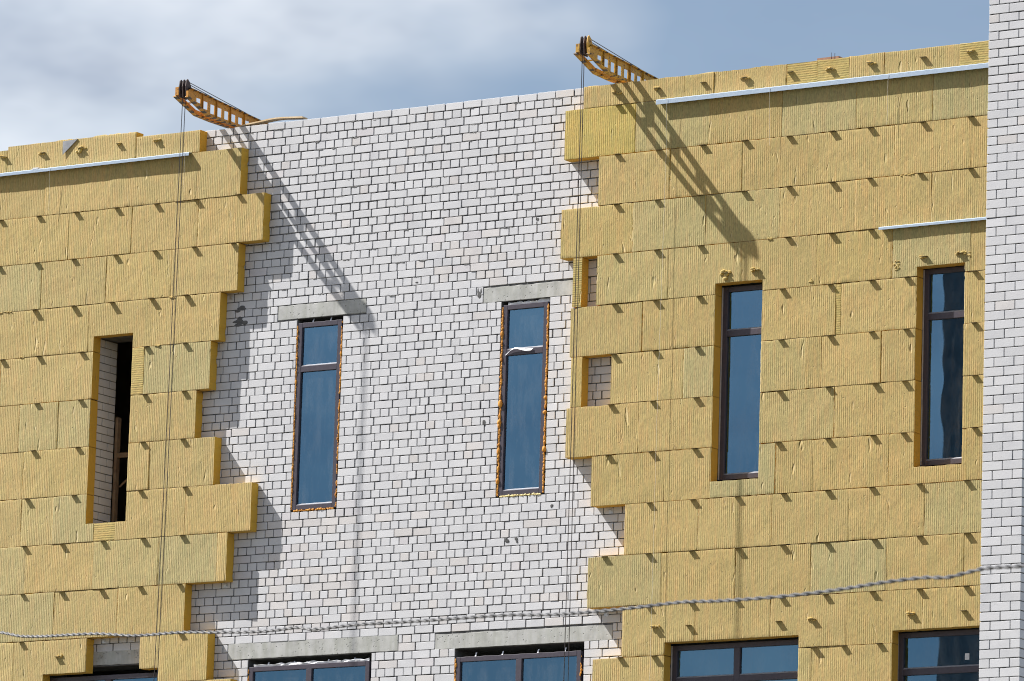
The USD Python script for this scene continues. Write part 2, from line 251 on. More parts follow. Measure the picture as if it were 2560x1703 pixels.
# ------------------------------------------------------------------ ground
g = usdkit.mesh(stage, '/World/ground', (np.array([[-3000, -3000, 0], [3000, -3000, 0], [3000, 3000, 0], [-3000, 3000, 0.0]]), np.array([[0, 1, 2], [0, 2, 3]])), SOIL)
tag(g.GetPrim(), 'bare dusty ground of the building site', None, None, 'structure')

# ------------------------------------------------------------------ the building: wall, bricks, lintels, windows
building = thing('brick_building', 'white brick building under construction with tall narrow windows and concrete lintels', 'building', (-1, 0.15, -ZO))
XL, XR, TOP = -12.0, 7.6, 0.885
# openings in the brick (x0, x1, z0, z1)
OPEN_L = (-7.41, -6.75, -3.985, -1.60)
TALL = [(-4.40, -3.722, -3.985, -1.595), (-1.425, -0.738, -3.993, -1.615), (1.60, 2.34, -3.99, -1.62), (4.27, 5.01, -3.99, -1.62)]
WIDE = [(-7.98, -6.12, -7.75, -5.74), (-4.945, -3.135, -7.75, -5.755), (-1.935, -0.125, -7.75, -5.768), (1.03, 2.90, -7.75, -5.78), (4.03, 5.95, -7.75, -5.78)]
def man(b): return m3.Manifold(m3.Mesh(np.asarray(b.vertices, np.float32), np.asarray(b.faces, np.uint32)))
core = man(bx(XL, XR, 0.158, 0.53, -ZO, TOP - 0.004))
for o in [OPEN_L] + TALL + WIDE:
    core = core - man(bx(o[0], o[1], 0.0, 0.7, o[2], o[3]))
wall = obj('brick_wall', core, MORTAR, building)
# shell behind the wall
obj('inner_shell', cat([bx(XL, XL + .3, .53, 9, -ZO, TOP), bx(XR - .3, XR, .53, 9, -ZO, TOP), bx(XL + .3, XR - .3, 8.7, 9, -ZO, TOP),
                        bx(XL + .3, XR - .3, 3.6, 3.75, -8.37, .08)]), ROOM, building)
obj('roof_slab', bx(XL + .3, XR - .3, .53, 8.7, .1, .3), ROOM, building)
obj('floor_slab', bx(XL + .3, XR - .3, .53, 8.7, -5.05, -4.8), ROOM, building)
obj('floor_slab', bx(XL + .3, XR - .3, .53, 8.7, -8.6, -8.37), ROOM, building)

LINTELS = [(-4.69, -3.389, -1.592, -1.414), (-1.685, -0.18, -1.612, -1.428), (-7.98, -5.95, -5.726, -5.55), (-5.25, -2.757, -5.752, -5.553), (-2.222, 0.26, -5.765, -5.58)]
rng = np.random.default_rng(5)
def rough_block(x0, x1, z0, z1, yf, yb, seed):
    """a cast block whose front edges are chipped"""
    xs = np.r_[x0, x0 + .005, np.linspace(x0 + .03, x1 - .03, max(6, int((x1-x0)/.045))), x1 - .005, x1]; zs = np.r_[z0, z0 + .005, np.linspace(z0 + .03, z1 - .03, 4), z1 - .005, z1]; n, m = len(xs) - 1, len(zs) - 1
    X, Z = np.meshgrid(xs, zs, indexing='ij'); P = np.stack([X, np.zeros_like(X), Z], -1)
    e = (np.arange(n+1) == 0)[:, None] | (np.arange(n+1) == n)[:, None] | (np.arange(m+1) == 0)[None] | (np.arange(m+1) == m)[None]
    nz = meshkit.noise(P*np.array([19, 1, 19]) + seed*7.3)
    Y = yf + 0.003*meshkit.noise(P*3 + seed) + e*(0.002 + 0.009*nz**3)
    zoff = 0.012*(meshkit.noise(P*np.array([11, 1, 3]) + seed*3.1) - .3)
    Z = Z - (np.arange(m+1) == m)[None]*np.clip(zoff, 0, 1) + (np.arange(m+1) == 0)[None]*np.clip(zoff, 0, 1)
    v = np.stack([X, Y, Z], -1).reshape(-1, 3); idx = np.arange((n+1)*(m+1)).reshape(n+1, m+1)
    f = []
    for i in range(n):
        for j in range(m):
            a, b, c, d = idx[i, j], idx[i+1, j], idx[i+1, j+1], idx[i, j+1]; f += [[a, b, c], [a, c, d]]
    ring = list(idx[:, 0]) + list(idx[-1, 1:]) + list(idx[-2::-1, -1]) + list(idx[0, -2:0:-1])
    k = len(v); bk = v[ring].copy(); bk[:, 1] = yb; v = np.vstack([v, bk]); N = len(ring)
    for i in range(N):
        j = (i+1) % N; f += [[ring[i], k+i, k+j], [ring[i], k+j, ring[j]]]
    f += [[k+0, k+i+1, k+i] for i in range(1, N-1)]
    return trimesh.Trimesh(v, f, process=False)
for i, l in enumerate(LINTELS):
    obj('lintel', rough_block(*l, 0.1505, 0.40, i), CONCRETE, building, label='pale pitted concrete lintel over a window' if i != 2 else 'shaded concrete lintel between the insulation slabs')

# courses of bricks: joints surveyed down the wall
JN = [0, 1, 11, 27, 49, 61, 80]; JZ = [.905, .806, -.216, -1.81, -3.98, -5.165, -7.05]
def jz(n): return float(np.interp(n, JN, JZ))
def brick(x0, x1, z0, z1, yf, yb, rng, chip=0.012):
    c = np.where(rng.random(4) < .35, rng.uniform(.004, chip, 4), .002); d = np.where(rng.random(4) < .35, rng.uniform(.004, chip, 4), .002)
    o = np.array([[x0+c[0], z0], [x1-c[1], z0], [x1, z0+d[1]], [x1, z1-d[2]], [x1-c[2], z1], [x0+c[3], z1], [x0, z1-d[3]], [x0, z0+d[0]]])
    ctr = np.array([(x0+x1)/2, (z0+z1)/2]); inn = o + np.sign(ctr - o)*0.0025
    t = rng.normal(0, .0008, 2)
    yo = lambda q: yf + (q[:, 0]-ctr[0])/max(x1-x0, .05)*t[0] + (q[:, 1]-ctr[1])/.09*t[1]
    v = np.vstack([np.c_[inn[:, 0], yo(inn), inn[:, 1]], np.c_[o[:, 0], yo(o)+.003, o[:, 1]], np.c_[o[:, 0], np.full(8, yb), o[:, 1]]])
    f = [[0, i, i+1] for i in range(1, 7)]
    for a in (0, 8):
        for i in range(8):
            j = (i+1) % 8; f += [[a+i, a+8+i, a+8+j], [a+i, a+8+j, a+j]]
    return trimesh.Trimesh(v, f, process=False)
def tint_at(x, z, rng, pier=False):
    w = np.array([0.625, 0.625, 0.642])*(1 + rng.normal(0, .022))
    p = 0.05 if z > -4 else 0.15
    if pier: p = 0.05
    if -4.7 < x < -3.3 and z < -4 and not pier: p = 0.55
    if -2.4 < x < -1.4 and -1.5 < z < -.7 and not pier: p = 0.4
    if rng.random() < p: w = w*np.array([1.01, .972, .935]) if rng.random() < .8 else w*np.array([.995, .965, .965])
    return np.clip(w, 0, .85)
def blocked(z0, z1):
    out = []
    for o in [OPEN_L] + TALL + WIDE:
        if z1 > o[2] + .02 and z0 < o[3] - .02: out.append((o[0]-.002, o[1]+.002))
    for l in LINTELS:
        if z1 > l[2] + .02 and z0 < l[3] - .02: out.append((l[0]-.008, l[1]+.008))
    return sorted(out)
BR = []
for n in range(0, 78):
    zt, zb = jz(n), jz(n+1)
    jt = .0135 if n < 16 else .010
    z0, z1 = zb + jt/2, zt - jt/2
    if n == 0: z1 = .897
    spans = [(-6.35, 0.72)] + ([(-7.45, -6.35)] if zt < -5.0 and zb > -5.9 else [])
    head = n % 2 == 1
    pitch = .1315 if head else .263
    ph = (-3.153 if head else -3.106) + 0.0075*max(0, n-10)*(1 if n < 45 else .9) + rng.normal(0, .006)
    if 20 <= n < 32: ph += .09
    if n >= 32: ph -= .05
    for a0, a1 in spans:
        xs = [a0] + [e for b in blocked(z0, z1) for e in (min(max(b[0], a0), a1), min(max(b[1], a0), a1))] + [a1]
        for s0, s1 in zip(xs[::2], xs[1::2]):
            if s1 - s0 < .03: continue
            k0, k1 = math.ceil((s0 - ph)/pitch), math.floor((s1 - ph)/pitch)
            cuts = [ph + k*pitch for k in range(k0, k1+1)]
            cuts = [c + (rng.normal(0, .0025)) for c in cuts if c - s0 > .04 and s1 - c > .04]
            if len(cuts) > 6 and rng.random() < .4:
                i = rng.integers(2, len(cuts)-2)
                if head and rng.random() < .5: cuts.pop(i)
                elif not head: cuts.insert(i, (cuts[i-1] + cuts[i])/2)
            e = [s0] + sorted(cuts) + [s1]
            for i in range(len(e)-1):
                gx = .0055 + abs(rng.normal(0, .0012)) + (.004 if rng.random() < .06 else 0)
                b0 = e[i] + (gx if i else .001); b1 = e[i+1] - (gx if i < len(e)-2 else .001)
                if b1 - b0 < .02: continue
                dz = rng.normal(0, .0014)
                m = brick(b0, b1, z0 + dz, z1 + dz*.5 + rng.normal(0, .0015), .150 + rng.normal(0, .0016), .172, rng)
                BR.append((b0, b1, z0, z1, m, tint_at((b0+b1)/2, z0, rng)))
LEFT_EDGE = {-1: -5.87, 0: -5.22, 1: -4.86, 2: -5.21, 3: -5.46, 4: -5.57, 5: -5.76, 6: -5.46, 7: -4.88, 8: -5.21, 9: -5.82, 10: -5.45, 11: -5.09, 12: -5.09}
RIGHT_EDGE = {-1: -.25, 0: -.505, 1: -.01, 2: -.52, 3: -.33, 4: -.35, 5: -.33, 6: -.37, 7: 0, 8: .48, 9: -.01, 10: .48, 11: .09, 12: .05}
def seen(b):
    r = int(math.floor(-((b[2]+b[3])/2)/.6)) + 1; r = max(-1, min(12, r))
    return b[0] > LEFT_EDGE[r] + .1 and b[1] < RIGHT_EDGE[r] + .02 and b[2] > -6.3
order = sorted(range(len(BR)), key=lambda i: (not seen(BR[i]), -round(BR[i][1]-BR[i][0], 2), -BR[i][0]))
single_ids = set(order[:300])
rest, rt_tint = [], []
for i, b in enumerate(BR):
    if i in single_ids: obj('brick', b[4], BRICK, wall, tint=b[5])
    else: rest.append(b[4]); rt_tint += [b[5]]*len(b[4].vertices)
# brick jamb inside the glassless opening
for k in range(19, 51):
    z1, z0 = jz(k) - .005, jz(k+1) + .005
    z0, z1 = max(z0, OPEN_L[2]), min(z1, OPEN_L[3])
    if z1 - z0 < .02: continue
    e = [.152, .275, .528] if k % 2 else [.152, .40, .528]
    for y0, y1 in zip(e[:-1], e[1:]):
        m = brick(y0 + .004, y1 - .004, z0, z1, 0, .02, rng)
        v = m.vertices.copy(); m = trimesh.Trimesh(np.c_[OPEN_L[0] + .006 - v[:, 1] + rng.normal(0, .001), v[:, 0], v[:, 2]], m.faces, process=False)
        rest.append(m); rt_tint += [tint_at(-7.4, z0, rng)]*len(v)
obj('brick_masonry', cat(rest), BRICK, wall, kind='stuff', tint=np.array(rt_tint))
# mortar squeezed out of the joints, mostly in the upper courses
pr = np.random.default_rng(8); sq = []
for _ in range(230):
    n = int(abs(pr.normal(0, 14))) + 1
    if n > 70: continue
    x, z = pr.uniform(-5.9, .4), jz(n) + pr.normal(0, .002)
    if any(a - .05 < x < b + .05 for a, b in blocked(z - .06, z + .06)): continue
    for k in range(pr.integers(2, 7)):
        sq.append(lump((x + k*.022, .1515, z + pr.normal(0, .004) - .003), (pr.uniform(.012, .024), .0035, pr.uniform(.004, .010)), pr, 1))
obj('mortar_squeeze', cat(sq), SQUEEZE, wall, smooth=True, kind='stuff')
# mortar blots flung over the face
for x, z, w, h in [(-5.27, -1.40, .10, .05), (-5.25, -1.565, .13, .06), (-.95, -.66, .028, .05), (-1.25, -4.5, .05, .04), (-1.12, -4.505, .035, .045), (-1.62, -3.05, .03, .06), (-.63, -4.13, .03, .035), (-1.75, -1.47, .045, .09), (-2.66, -1.28, .02, .015)]:
    pr = np.random.default_rng(int(1000*abs(x)))
    obj('mortar_blot', cat([lump((x + pr.normal(0, w*.3), .1495, z + pr.normal(0, h*.3)), (w*pr.uniform(.25, .5), .004, h*pr.uniform(.25, .5)), pr, 1) for _ in range(7)]), MORTAR, wall, smooth=True)

# windows
def window(x0, x1, z0, z1, mull=(), trans=(), foam='', lab=None, glass=GLASS, straps=0, bead=True):
    t, yf, yb, yg = .058, .157, .225, .186
    parts = [bar(x0, x0+t, z0, z1, yf, yb), bar(x1-t, x1, z0, z1, yf, yb), bar(x0+t, x1-t, z1-t, z1, yf+.001, yb), bar(x0+t, x1-t, z0, z0+t, yf+.001, yb)]
    xs = [x0+t] + [e for m in mull for e in (m-.04, m+.04)] + [x1-t]
    zs = [z0+t] + [e for m in trans for e in (m-.036, m+.036)] + [z1-t]
    for m in mull: parts.append(bar(m-.04, m+.04, z0+t, z1-t, yf+.001, yb))
    for m in trans:
        for a, b in zip(xs[::2], xs[1::2]): parts.append(bar(a, b, m-.036, m+.036, yf+.0015, yb))
    w = obj('window', cat(parts), FRAME, building, label=lab)
    for a, b in zip(xs[::2], xs[1::2]):
        for c, d in zip(zs[::2], zs[1::2]):
            obj('pane', (np.array([[a-.005, yg, c-.005], [b+.005, yg, c-.005], [b+.005, yg, d+.005], [a-.005, yg, d+.005]]), np.array([[0, 1, 2], [0, 2, 3]])), glass, w)
            if bead:
                p = np.array([[a, yf+.006, c], [b, yf+.006, c], [b, yf+.006, c+.003], [a, yf+.006, c+.003], [a, yg-.002, c+.019], [b, yg-.002, c+.019], [a, yg-.002, c], [b, yg-.002, c]])
                obj('glazing_bead', (p, np.array([[0, 1, 2], [0, 2, 3], [3, 2, 5], [3, 5, 4], [0, 3, 4], [0, 4, 6], [1, 7, 5], [1, 5, 2]])), BEAD, w)
    if foam:
        pr = np.random.default_rng(int(abs(x0)*997))
        ms, mb = [], []
        for side in ('l', 'r'):
            if side not in foam: continue
            z = z0 + .01
            while z < z1 - .03:
                big = pr.random() < .12 and foam.isupper() is False
                r = pr.uniform(.005, .012)*(1.25 if 'b' in foam else .85)*(1.9 if pr.random() < .07 else 1)
                xx = (x0 - .006 if side == 'l' else x1 + .006) + pr.normal(0, .003)
                ms.append(lump((xx, .157 + pr.normal(0, .003), z), (r, r*.8, r*pr.uniform(1.0, 2.2)), pr, 1)); z += r*pr.uniform(1.0, 2.0) + (pr.uniform(.02, .09) if pr.random() < .05 and 'b' not in foam else 0)
        for q_ in (True, False):
            mm = [m_ for m_ in ms if (m_.vertices[:, 0].mean() < (x0+x1)/2) == q_]
            if mm: obj('sealant_foam', cat(mm), FOAM, w, smooth=True, kind='stuff')
        x = x0 + .04
        while x < x1 - .03 and 'u' in foam:
            r = pr.uniform(.008, .016); mb.append(lump((x, .156, z0 - .008 - pr.uniform(0, .008)), (r*1.3, r, r), pr, 1)); x += r*pr.uniform(1.5, 3.2)
        if mb: obj('sealant_foam', cat(mb), FOAMC if 'c' in foam else FOAM, w, smooth=True, kind='stuff')
    for k in range(straps):
        x = x0 + (x1-x0)*(k+.5)/straps + .03*(-1)**k
        v = np.array([[x, .175, z1-.004], [x+.018, .175, z1-.004], [x+.026, .19, z1+.05], [x+.008, .19, z1+.05], [x, .178, z1-.004], [x+.018, .178, z1-.004], [x+.026, .193, z1+.05], [x+.008, .193, z1+.05]])
        obj('anchor_strap', trimesh.Trimesh(v, [[0, 1, 2], [0, 2, 3], [4, 6, 5], [4, 7, 6], [0, 4, 5], [0, 5, 1], [3, 2, 6], [3, 6, 7], [1, 5, 6], [1, 6, 2], [0, 3, 7], [0, 7, 4]], process=False), STRAP, w)
    return w
w1 = window(-4.385, -3.742, -3.957, -1.648, (), (-2.222,), 'lru', 'tall anthracite window in bare brick with orange foam edges', straps=2)
w2 = window(-1.398, -0.768, -3.962, -1.660, (), (-2.238,), 'lrubc', 'tall anthracite window in bare brick with thick orange foam and loose white film')
w3 = window(1.662, 2.300, -3.965, -1.69, (), (-2.24,), '', 'tall window recessed in the insulation, nearer the middle of the facade')
w4 = window(4.338, 4.975, -3.968, -1.695, (), (-2.25,), '', 'tall window recessed in the insulation beside the brick pier')
b1 = window(-7.95, -6.165, -7.7, -5.85, (-7.06,), (-6.29,), '', 'dark lower window half hidden under the insulation at bottom left')
b2 = window(-4.93, -3.165, -7.7, -5.85, (-4.048,), (-6.29,), 'l', 'wide lower window in bare brick under the left lintel', straps=4)
b3 = window(-1.92, -0.168, -7.7, -5.868, (-1.035,), (-6.29,), 'lr', 'wide lower window in bare brick under the right lintel', straps=4)
b4 = window(1.09, 2.86, -7.7, -5.875, (1.955,), (-6.29,), '', 'wide lower window recessed in the insulation')
b5 = window(4.09, 5.86, -7.7, -5.872, (5.2,), (-6.32,), '', 'lower window recessed in the insulation beside the brick pier')
obj('sticker', bx(4.93, 4.985, .182, .1845, -6.21, -6.135), FILM, b5)
for w_, x, za, zb in ((w3, 1.648, -3.96, -1.69), (w4, 4.3285, -3.96, -1.70), (b4, 1.0735, -7.6, -5.875), (b5, 4.0915 - .016, -7.6, -5.875)):
    obj('edge_tape', bx(x, x + .0135, .151, .2, za, zb), TAPE, w_)
def film(pts, th=.002):
    """a crumpled strip through rows of points"""
    A = np.asarray(pts, float); n, m, _ = A.shape; v = A.reshape(-1, 3); f = []
    for i in range(n-1):
        for j in range(m-1):
            a, b, c, d = i*m+j, (i+1)*m+j, (i+1)*m+j+1, i*m+j+1; f += [[a, b, c], [a, c, d]]
    return trimesh.Trimesh(np.vstack([v, v + [0, th, 0]]), f + [[y+n*m, x+n*m, z+n*m] for x, y, z in f], process=False)
obj('loose_film', film([[(-1.345, .150, -2.275), (-1.345, .152, -2.262)], [(-1.27, .135, -2.222), (-1.262, .145, -2.205)], [(-1.20, .128, -2.20), (-1.2, .14, -2.183)], [(-1.14, .132, -2.218), (-1.13, .145, -2.198)], [(-1.06, .135, -2.24), (-1.06, .145, -2.212)], [(-.98, .14, -2.238), (-.955, .15, -2.212)]]), FILM, w2)
pr = np.random.default_rng(3)
def crumple(x0, x1, z, h, seed):
    P = []
    for x in np.linspace(x0, x1, 26):
        q = meshkit.noise(np.array([[x*9, seed, 0]]))[0]; q2 = meshkit.noise(np.array([[x*17, seed, 5]]))[0]
        P.append([(x, .158 + .03*q, z), (x, .150 + .03*q2, z + h*(.3 + .8*q)), (x, .17 + .02*q, z + h*(.5 + 1.1*q2))])
    return film(P)
obj('loose_film', crumple(-1.34, -.76, -1.664, .035, 2), FILM, w2)
obj('loose_film', crumple(-4.88, -3.18, -5.853, .03, 9), FILM, w2.replace(w2.rsplit('/', 1)[1], b2.rsplit('/', 1)[1]))
for x, z in [(-5.40, -1.237), (-5.32, -4.822), (-7.138, -5.419), (0.204, -4.238), (0.176, -5.45)]:
    obj('mounting_clip', man(bx(x-.03, x+.03, .144, .1485, z-.035, z+.03)) + man(bx(x-.03, x-.005, .11, .146, z+.01, z+.013)) + man(bx(x-.004, x+.014, .138, .146, z-.017, z+.001)), STRAP, building)

# ------------------------------------------------------------------ insulation slabs
NOTCH = [(-7.387, -6.778, -3.972, -1.611), (1.647, 2.281, -4.0, -1.673), (4.328, 4.945, -4.0, -1.695), (-7.945, -6.172, -8.5, -5.828), (1.072, 2.86, -8.5, -5.856), (4.09, 5.88, -8.5, -5.862)]
def slab(x0, x1, z0, z1, seed, step=.034, y0=None, thick=.147, top=None, raw=''):
    r = np.random.default_rng(seed)
    cx, cz = [], []
    holes = [h for h in NOTCH if h[0] < x1 - .002 and h[1] > x0 + .002 and h[2] < z1 - .002 and h[3] > z0 + .002]
    def lines(a, b, extra):
        c = sorted({round(t, 4) for t in [a, b] + [e + d_ for e in list(extra) + [a, b] for d_ in (-.007, 0, .007) if a + .004 < e + d_ < b - .004]}); out = []
        for p, q_ in zip(c[:-1], c[1:]): out += list(np.linspace(p, q_, max(2, int(round((q_-p)/step)) + 1))[:-1])
        return np.array(out + [b])
    xs = lines(x0, x1, [e for h in holes for e in h[:2]]); zs = lines(z0, z1, [e for h in holes for e in h[2:]])
    nx, nz = len(xs), len(zs); mx, mz = (xs[:-1]+xs[1:])/2, (zs[:-1]+zs[1:])/2
    keep = np.ones((nx-1, nz-1), bool)
    for h in holes: keep &= ~(((mx > h[0]) & (mx < h[1]))[:, None] & ((mz > h[2]) & (mz < h[3]))[None])
    if not keep.any(): return None
    P = np.pad(keep, 1)
    quads = np.stack([P[:-1, :-1], P[1:, :-1], P[1:, 1:], P[:-1, 1:]], -1)      # the four cells round a vertex: (-,-) (+,-) (+,+) (-,+)
    cnt = quads.sum(-1); edge = (cnt < 4) & (cnt > 0)
    dirs = np.array([[-1, -1], [1, -1], [1, 1], [-1, 1]])
    inw = (quads[..., None]*dirs).sum(2); inw = np.sign(inw)
    X, Z = np.meshgrid(xs, zs, indexing='ij'); Q = np.stack([X, np.zeros_like(X), Z], -1) + r.uniform(0, 40)
    nf = meshkit.noise(Q*23.0); ns = meshkit.noise(Q*np.array([5.0, 1, 5.0]) + 9)
    tight = r.uniform(.0, .004, 4)
    lift = r.uniform(-.003, .003) if y0 is None else y0
    tilt = r.normal(0, .0022, 2)
    sx0, sx1 = r.choice([.06, .3, 1.0], 2, p=[.4, .3, .3]); sz0, sz1 = r.choice([.15, .45, .9], 2)
    E_ = edge*np.where(inw[..., 1] > 0, sz0, np.where(inw[..., 1] < 0, sz1, np.where(inw[..., 0] > 0, sx0, sx1)))
    EX = np.where(inw[..., 0] > 0, sx0, sx1)
    if raw == 'l': EX = np.where(inw[..., 0] > 0, 2.6, EX); E_ = np.where(edge & (inw[..., 0] > 0), 1.6, E_)
    if raw == 'r': EX = np.where(inw[..., 0] < 0, 2.6, EX); E_ = np.where(edge & (inw[..., 0] < 0), 1.6, E_)
    Y = lift + tilt[0]*(X-(x0+x1)/2)/(x1-x0) + tilt[1]*(Z-(z0+z1)/2)/.6 + .005*(ns-.5) + .0022*(meshkit.noise(Q*60)-.5)
    g = (.0003 + (tight[0] + .009*np.clip(nf-.55, 0, 1)*2)*EX)
    Y = Y + E_*(.002 + .011*nf**2.5)
    X2 = X + edge*inw[..., 0]*g; Z2 = Z + edge*inw[..., 1]*(.0008 + tight[1] + .008*np.clip(nf-.55, 0, 1)*2)
    if top is not None: Z2 = Z2 + (np.abs(Z-z1) < 1e-6)*top*(meshkit.noise(Q*np.array([4.0, 1, 1])) - .5 + .6*(nf-.5))
    v = np.stack([X2, Y, Z2], -1).reshape(-1, 3); idx = np.arange(nx*nz).reshape(nx, nz); back = {}
    f, bv = [], []
    def bk(i):
        if i not in back: back[i] = nx*nz + len(bv); bv.append((v[i][0], thick, v[i][2]))
        return back[i]
    I, J = np.nonzero(keep)
    a, b, c, d = idx[I, J], idx[I+1, J], idx[I+1, J+1], idx[I, J+1]
    f = [np.stack([a, b, c], 1), np.stack([a, c, d], 1)]; s = []
    for i, j in zip(I, J):
        for p, q_, ok in ((idx[i, j], idx[i+1, j], P[i+1, j]), (idx[i+1, j], idx[i+1, j+1], P[i+2, j+1]), (idx[i+1, j+1], idx[i, j+1], P[i+1, j+2]), (idx[i, j+1], idx[i, j], P[i, j+1])):
            if not ok: s += [[p, bk(p), bk(q_)], [p, bk(q_), q_]]
    F = np.vstack(f + [np.array(s)])
    V = np.vstack([v, np.array(bv)])
    m = trimesh.Trimesh(V, F, process=False); m.remove_unreferenced_vertices(); return m
left = thing('insulation_cladding', 'yellow mineral wool cladding left of the bare brick, stepped at its right edge', 'insulation', (-8.0, 0, -8))
right = thing('insulation_cladding', 'yellow mineral wool cladding right of the bare brick, running to the pier', 'insulation', (3.0, 0, -8))
def rowz(r): return (.6, .868) if r == -1 else (-.6*r, -.6*r + .6)
ROWS_R = {-1: [-.251, .151, 1.163, 1.555, 2.553, 2.96, 3.38, 3.848, 4.841, 5.9, 6.8, 7.6],
    0: [-.505, .492, 1.5, 2.492, 3.495, 4.495, 5.5, 6.5, 7.6], 1: [-.011, .985, 1.973, 2.996, 4.0, 5.0, 6.0, 7.0, 7.6],
    2: [-.52, .486, 1.486, 2.487, 3.493, 4.496, 5.5, 6.5, 7.6], 3: [0.0, .997, 1.993, 2.997, 4.001, 5.02, 6.0, 7.0, 7.6],
    4: [-.352, .656, 1.647, None, 2.281, 3.263, 3.333, 4.328, None, 4.945, 5.6, 6.6, 7.6], 5: [.235, 1.237, 1.647, None, 2.281, 2.877, 3.089, 3.879, 4.328, None, 4.945, 5.6, 6.6, 7.6],
    6: [-.371, .638, 1.647, None, 2.281, 3.274, 4.328, None, 4.945, 5.6, 6.6, 7.6], 7: [0.0, 1.006, 1.633, 2.508, 3.0, 4.005, 5.005, 6.0, 7.0, 7.6],
    8: [.481, 1.485, 2.479, 3.488, 4.477, 5.5, 6.5, 7.6], 9: [-.008, 1.0, 2.0, 3.0, 4.001, 4.998, 6.0, 7.0, 7.6],
    10: [.482, 1.48, 2.48, 3.484, 4.47, 5.5, 6.5, 7.6], 11: [.089, 1.072, None, 2.86, 3.034, 3.549, 4.09, None, 5.88, 6.6, 7.6], 12: [.05, 1.072, None, 2.86, 3.6, 4.09, None, 5.88, 6.6, 7.6]}
ROWS_L = {0: [-12, -11, -10, -9.2, -8.246, -7.23, -6.22, -5.219],
    1: [-12, -11, -9.9, -8.893, -7.855, -6.864, -5.849, -4.856], 2: [-12, -11.2, -10.2, -9.24, -8.242, -7.231, -6.228, -5.211],
    3: [-12, -11.4, -10.5, -9.5, -8.497, -7.478, -6.479, -5.46], 4: [-12, -10.8, -9.83, -8.83, -7.387, None, -6.778, -6.592, -5.575],
    5: [-12, -11, -10, -9, -8.499, -7.891, -7.387, None, -6.778, -5.764], 6: [-12, -11.4, -10.4, -9.4, -8.402, -7.387, None, -6.778, -6.453, -5.459],
    7: [-12, -11.4, -10.4, -9.4, -8.404, -7.908, -7.261, -6.936, -5.876, -4.877], 8: [-12, -11.3, -10.3, -9.3, -8.302, -7.25, -6.245, -5.367, -5.21],
    9: [-12, -10.9, -9.9, -8.9, -7.832, -6.847, -5.817], 10: [-12, -11.4, -10.4, -9.4, -8.424, -7.288], 11: [-12, -11, -10, -9, -7.945, None, -6.172, -5.086], 12: [-12, -11, -10, -9, -7.945, None, -6.172, -5.086]}
TURNED = {(-1, 2.553), (-1, 2.96), (-1, 4.841), (4, 3.263), (4, -6.778), (7, -7.261)}
FRESH = {(0, -.505)}
seed = 100
for rows, par in ((ROWS_L, left), (ROWS_R, right)):
    for r, e in rows.items():
        z0, z1 = rowz(r)
        for a, b in zip(e[:-1], e[1:]):
            if a is None or b is None: continue
            seed += 1
            m = slab(a, b, z0, z1, seed, top=.028 if r == -1 else None, raw='l' if par is right and a == e[0] else 'r' if par is left and b == e[-1] else '')
            if m is not None: obj('slab', m, WOOLH if (r, a) in TURNED else WOOLY if (r, a) in FRESH else WOOL, par, smooth=38)
# pieces that are not whole slabs: top strip on the left, slivers beside the pockets, the piece over the lower window
for a, b, z0, z1 in [(-12, -10.6, .6, .91), (-10.6, -8.872, .6, .905)]: seed += 1; obj('slab', slab(a, b, z0, z1, seed, top=.02), WOOL, left, smooth=38)
obj('slab', slab(-8.87, -6.85, .6, .95, 77, top=.05), WOOL, left, smooth=38)
obj('slab', slab(-6.85, -5.869, .6, .882, 78, top=.012), WOOL, left, smooth=38)
obj('slab', slab(-6.477, -6.188, -5.825, -5.4, 79), WOOL, left, smooth=38)
NOTCH2, NOTCH = NOTCH, []
obj('slab', slab(-6.184, -5.45, -6.0, -5.4, 80), WOOL, left, smooth=38)
obj('slab', slab(-.327, -.205, -1.8, -1.2, 81), WOOLH, right, smooth=38)
obj('slab', slab(-.325, -.165, -3.0, -2.4, 82), TUFT, right, smooth=38)
NOTCH = NOTCH2
# steel brackets whose ends poke out of the joints
BK_R = [(.18, .745, 1), (.75, .745, 1), (1.38, .755, 0), (1.94, .755, 1), (2.56, .76, 0), (3.1, .745, 1), (3.63, .76, 1), (4.32, .76, 0), (4.93, .76, 1), (.2, .6, 0)]
for z, xs in [(0, (.21, .78, 1.39, 1.97, 2.56, 3.14, 3.64, 4.33, 4.95)), (-.6, (.21, .78, 1.38, 1.96, 2.57, 3.15, 3.65, 4.31, 4.96)), (-1.2, (.22, .79, 1.39, 2.575, 3.15, 3.67)),
              (-1.8, (.22, .79, 1.39, 2.51, 3.15, 3.70, 4.16, 5.04)), (-2.4, (.23, .80, 1.38, 2.51, 3.16, 3.71, 4.16, 5.05)), (-3.0, (.21, .79, 1.38, 2.505, 3.15, 3.76, 4.15, 5.06)),
              (-3.6, (.19, .79, 1.38, 2.50, 3.16, 3.75, 4.15, 5.07)), (-4.2, (.78, 1.37, 1.97, 2.585, 3.17, 3.75, 4.37, 4.98)), (-4.8, (.18, .78, 1.37, 1.99, 2.59, 3.17, 3.79, 4.38, 4.99)),
              (-5.4, (.79, 1.38, 1.99, 2.59, 3.17, 3.78, 4.39, 4.99)), (-6.0, (.43, .89, 3.03, 3.42, 3.89))]:
    BK_R += [(x, z, 0) for x in xs]
BK_R += [(1.74, -1.555, 2), (2.15, -1.55, 1), (4.39, -1.58, 1), (4.85, -1.58, 1), (2.56, -5.68, 0), (3.01, -5.68, 1), (4.3, -5.68, 1), (4.97, -5.68, 0), (.9, -5.67, 1), (1.36, -5.67, 0)]
BK_L = [(-8.96, .815, 1), (-8.35, .81, 1), (-7.75, .82, 2), (-7.15, .82, 1), (-6.56, .81, 1)]
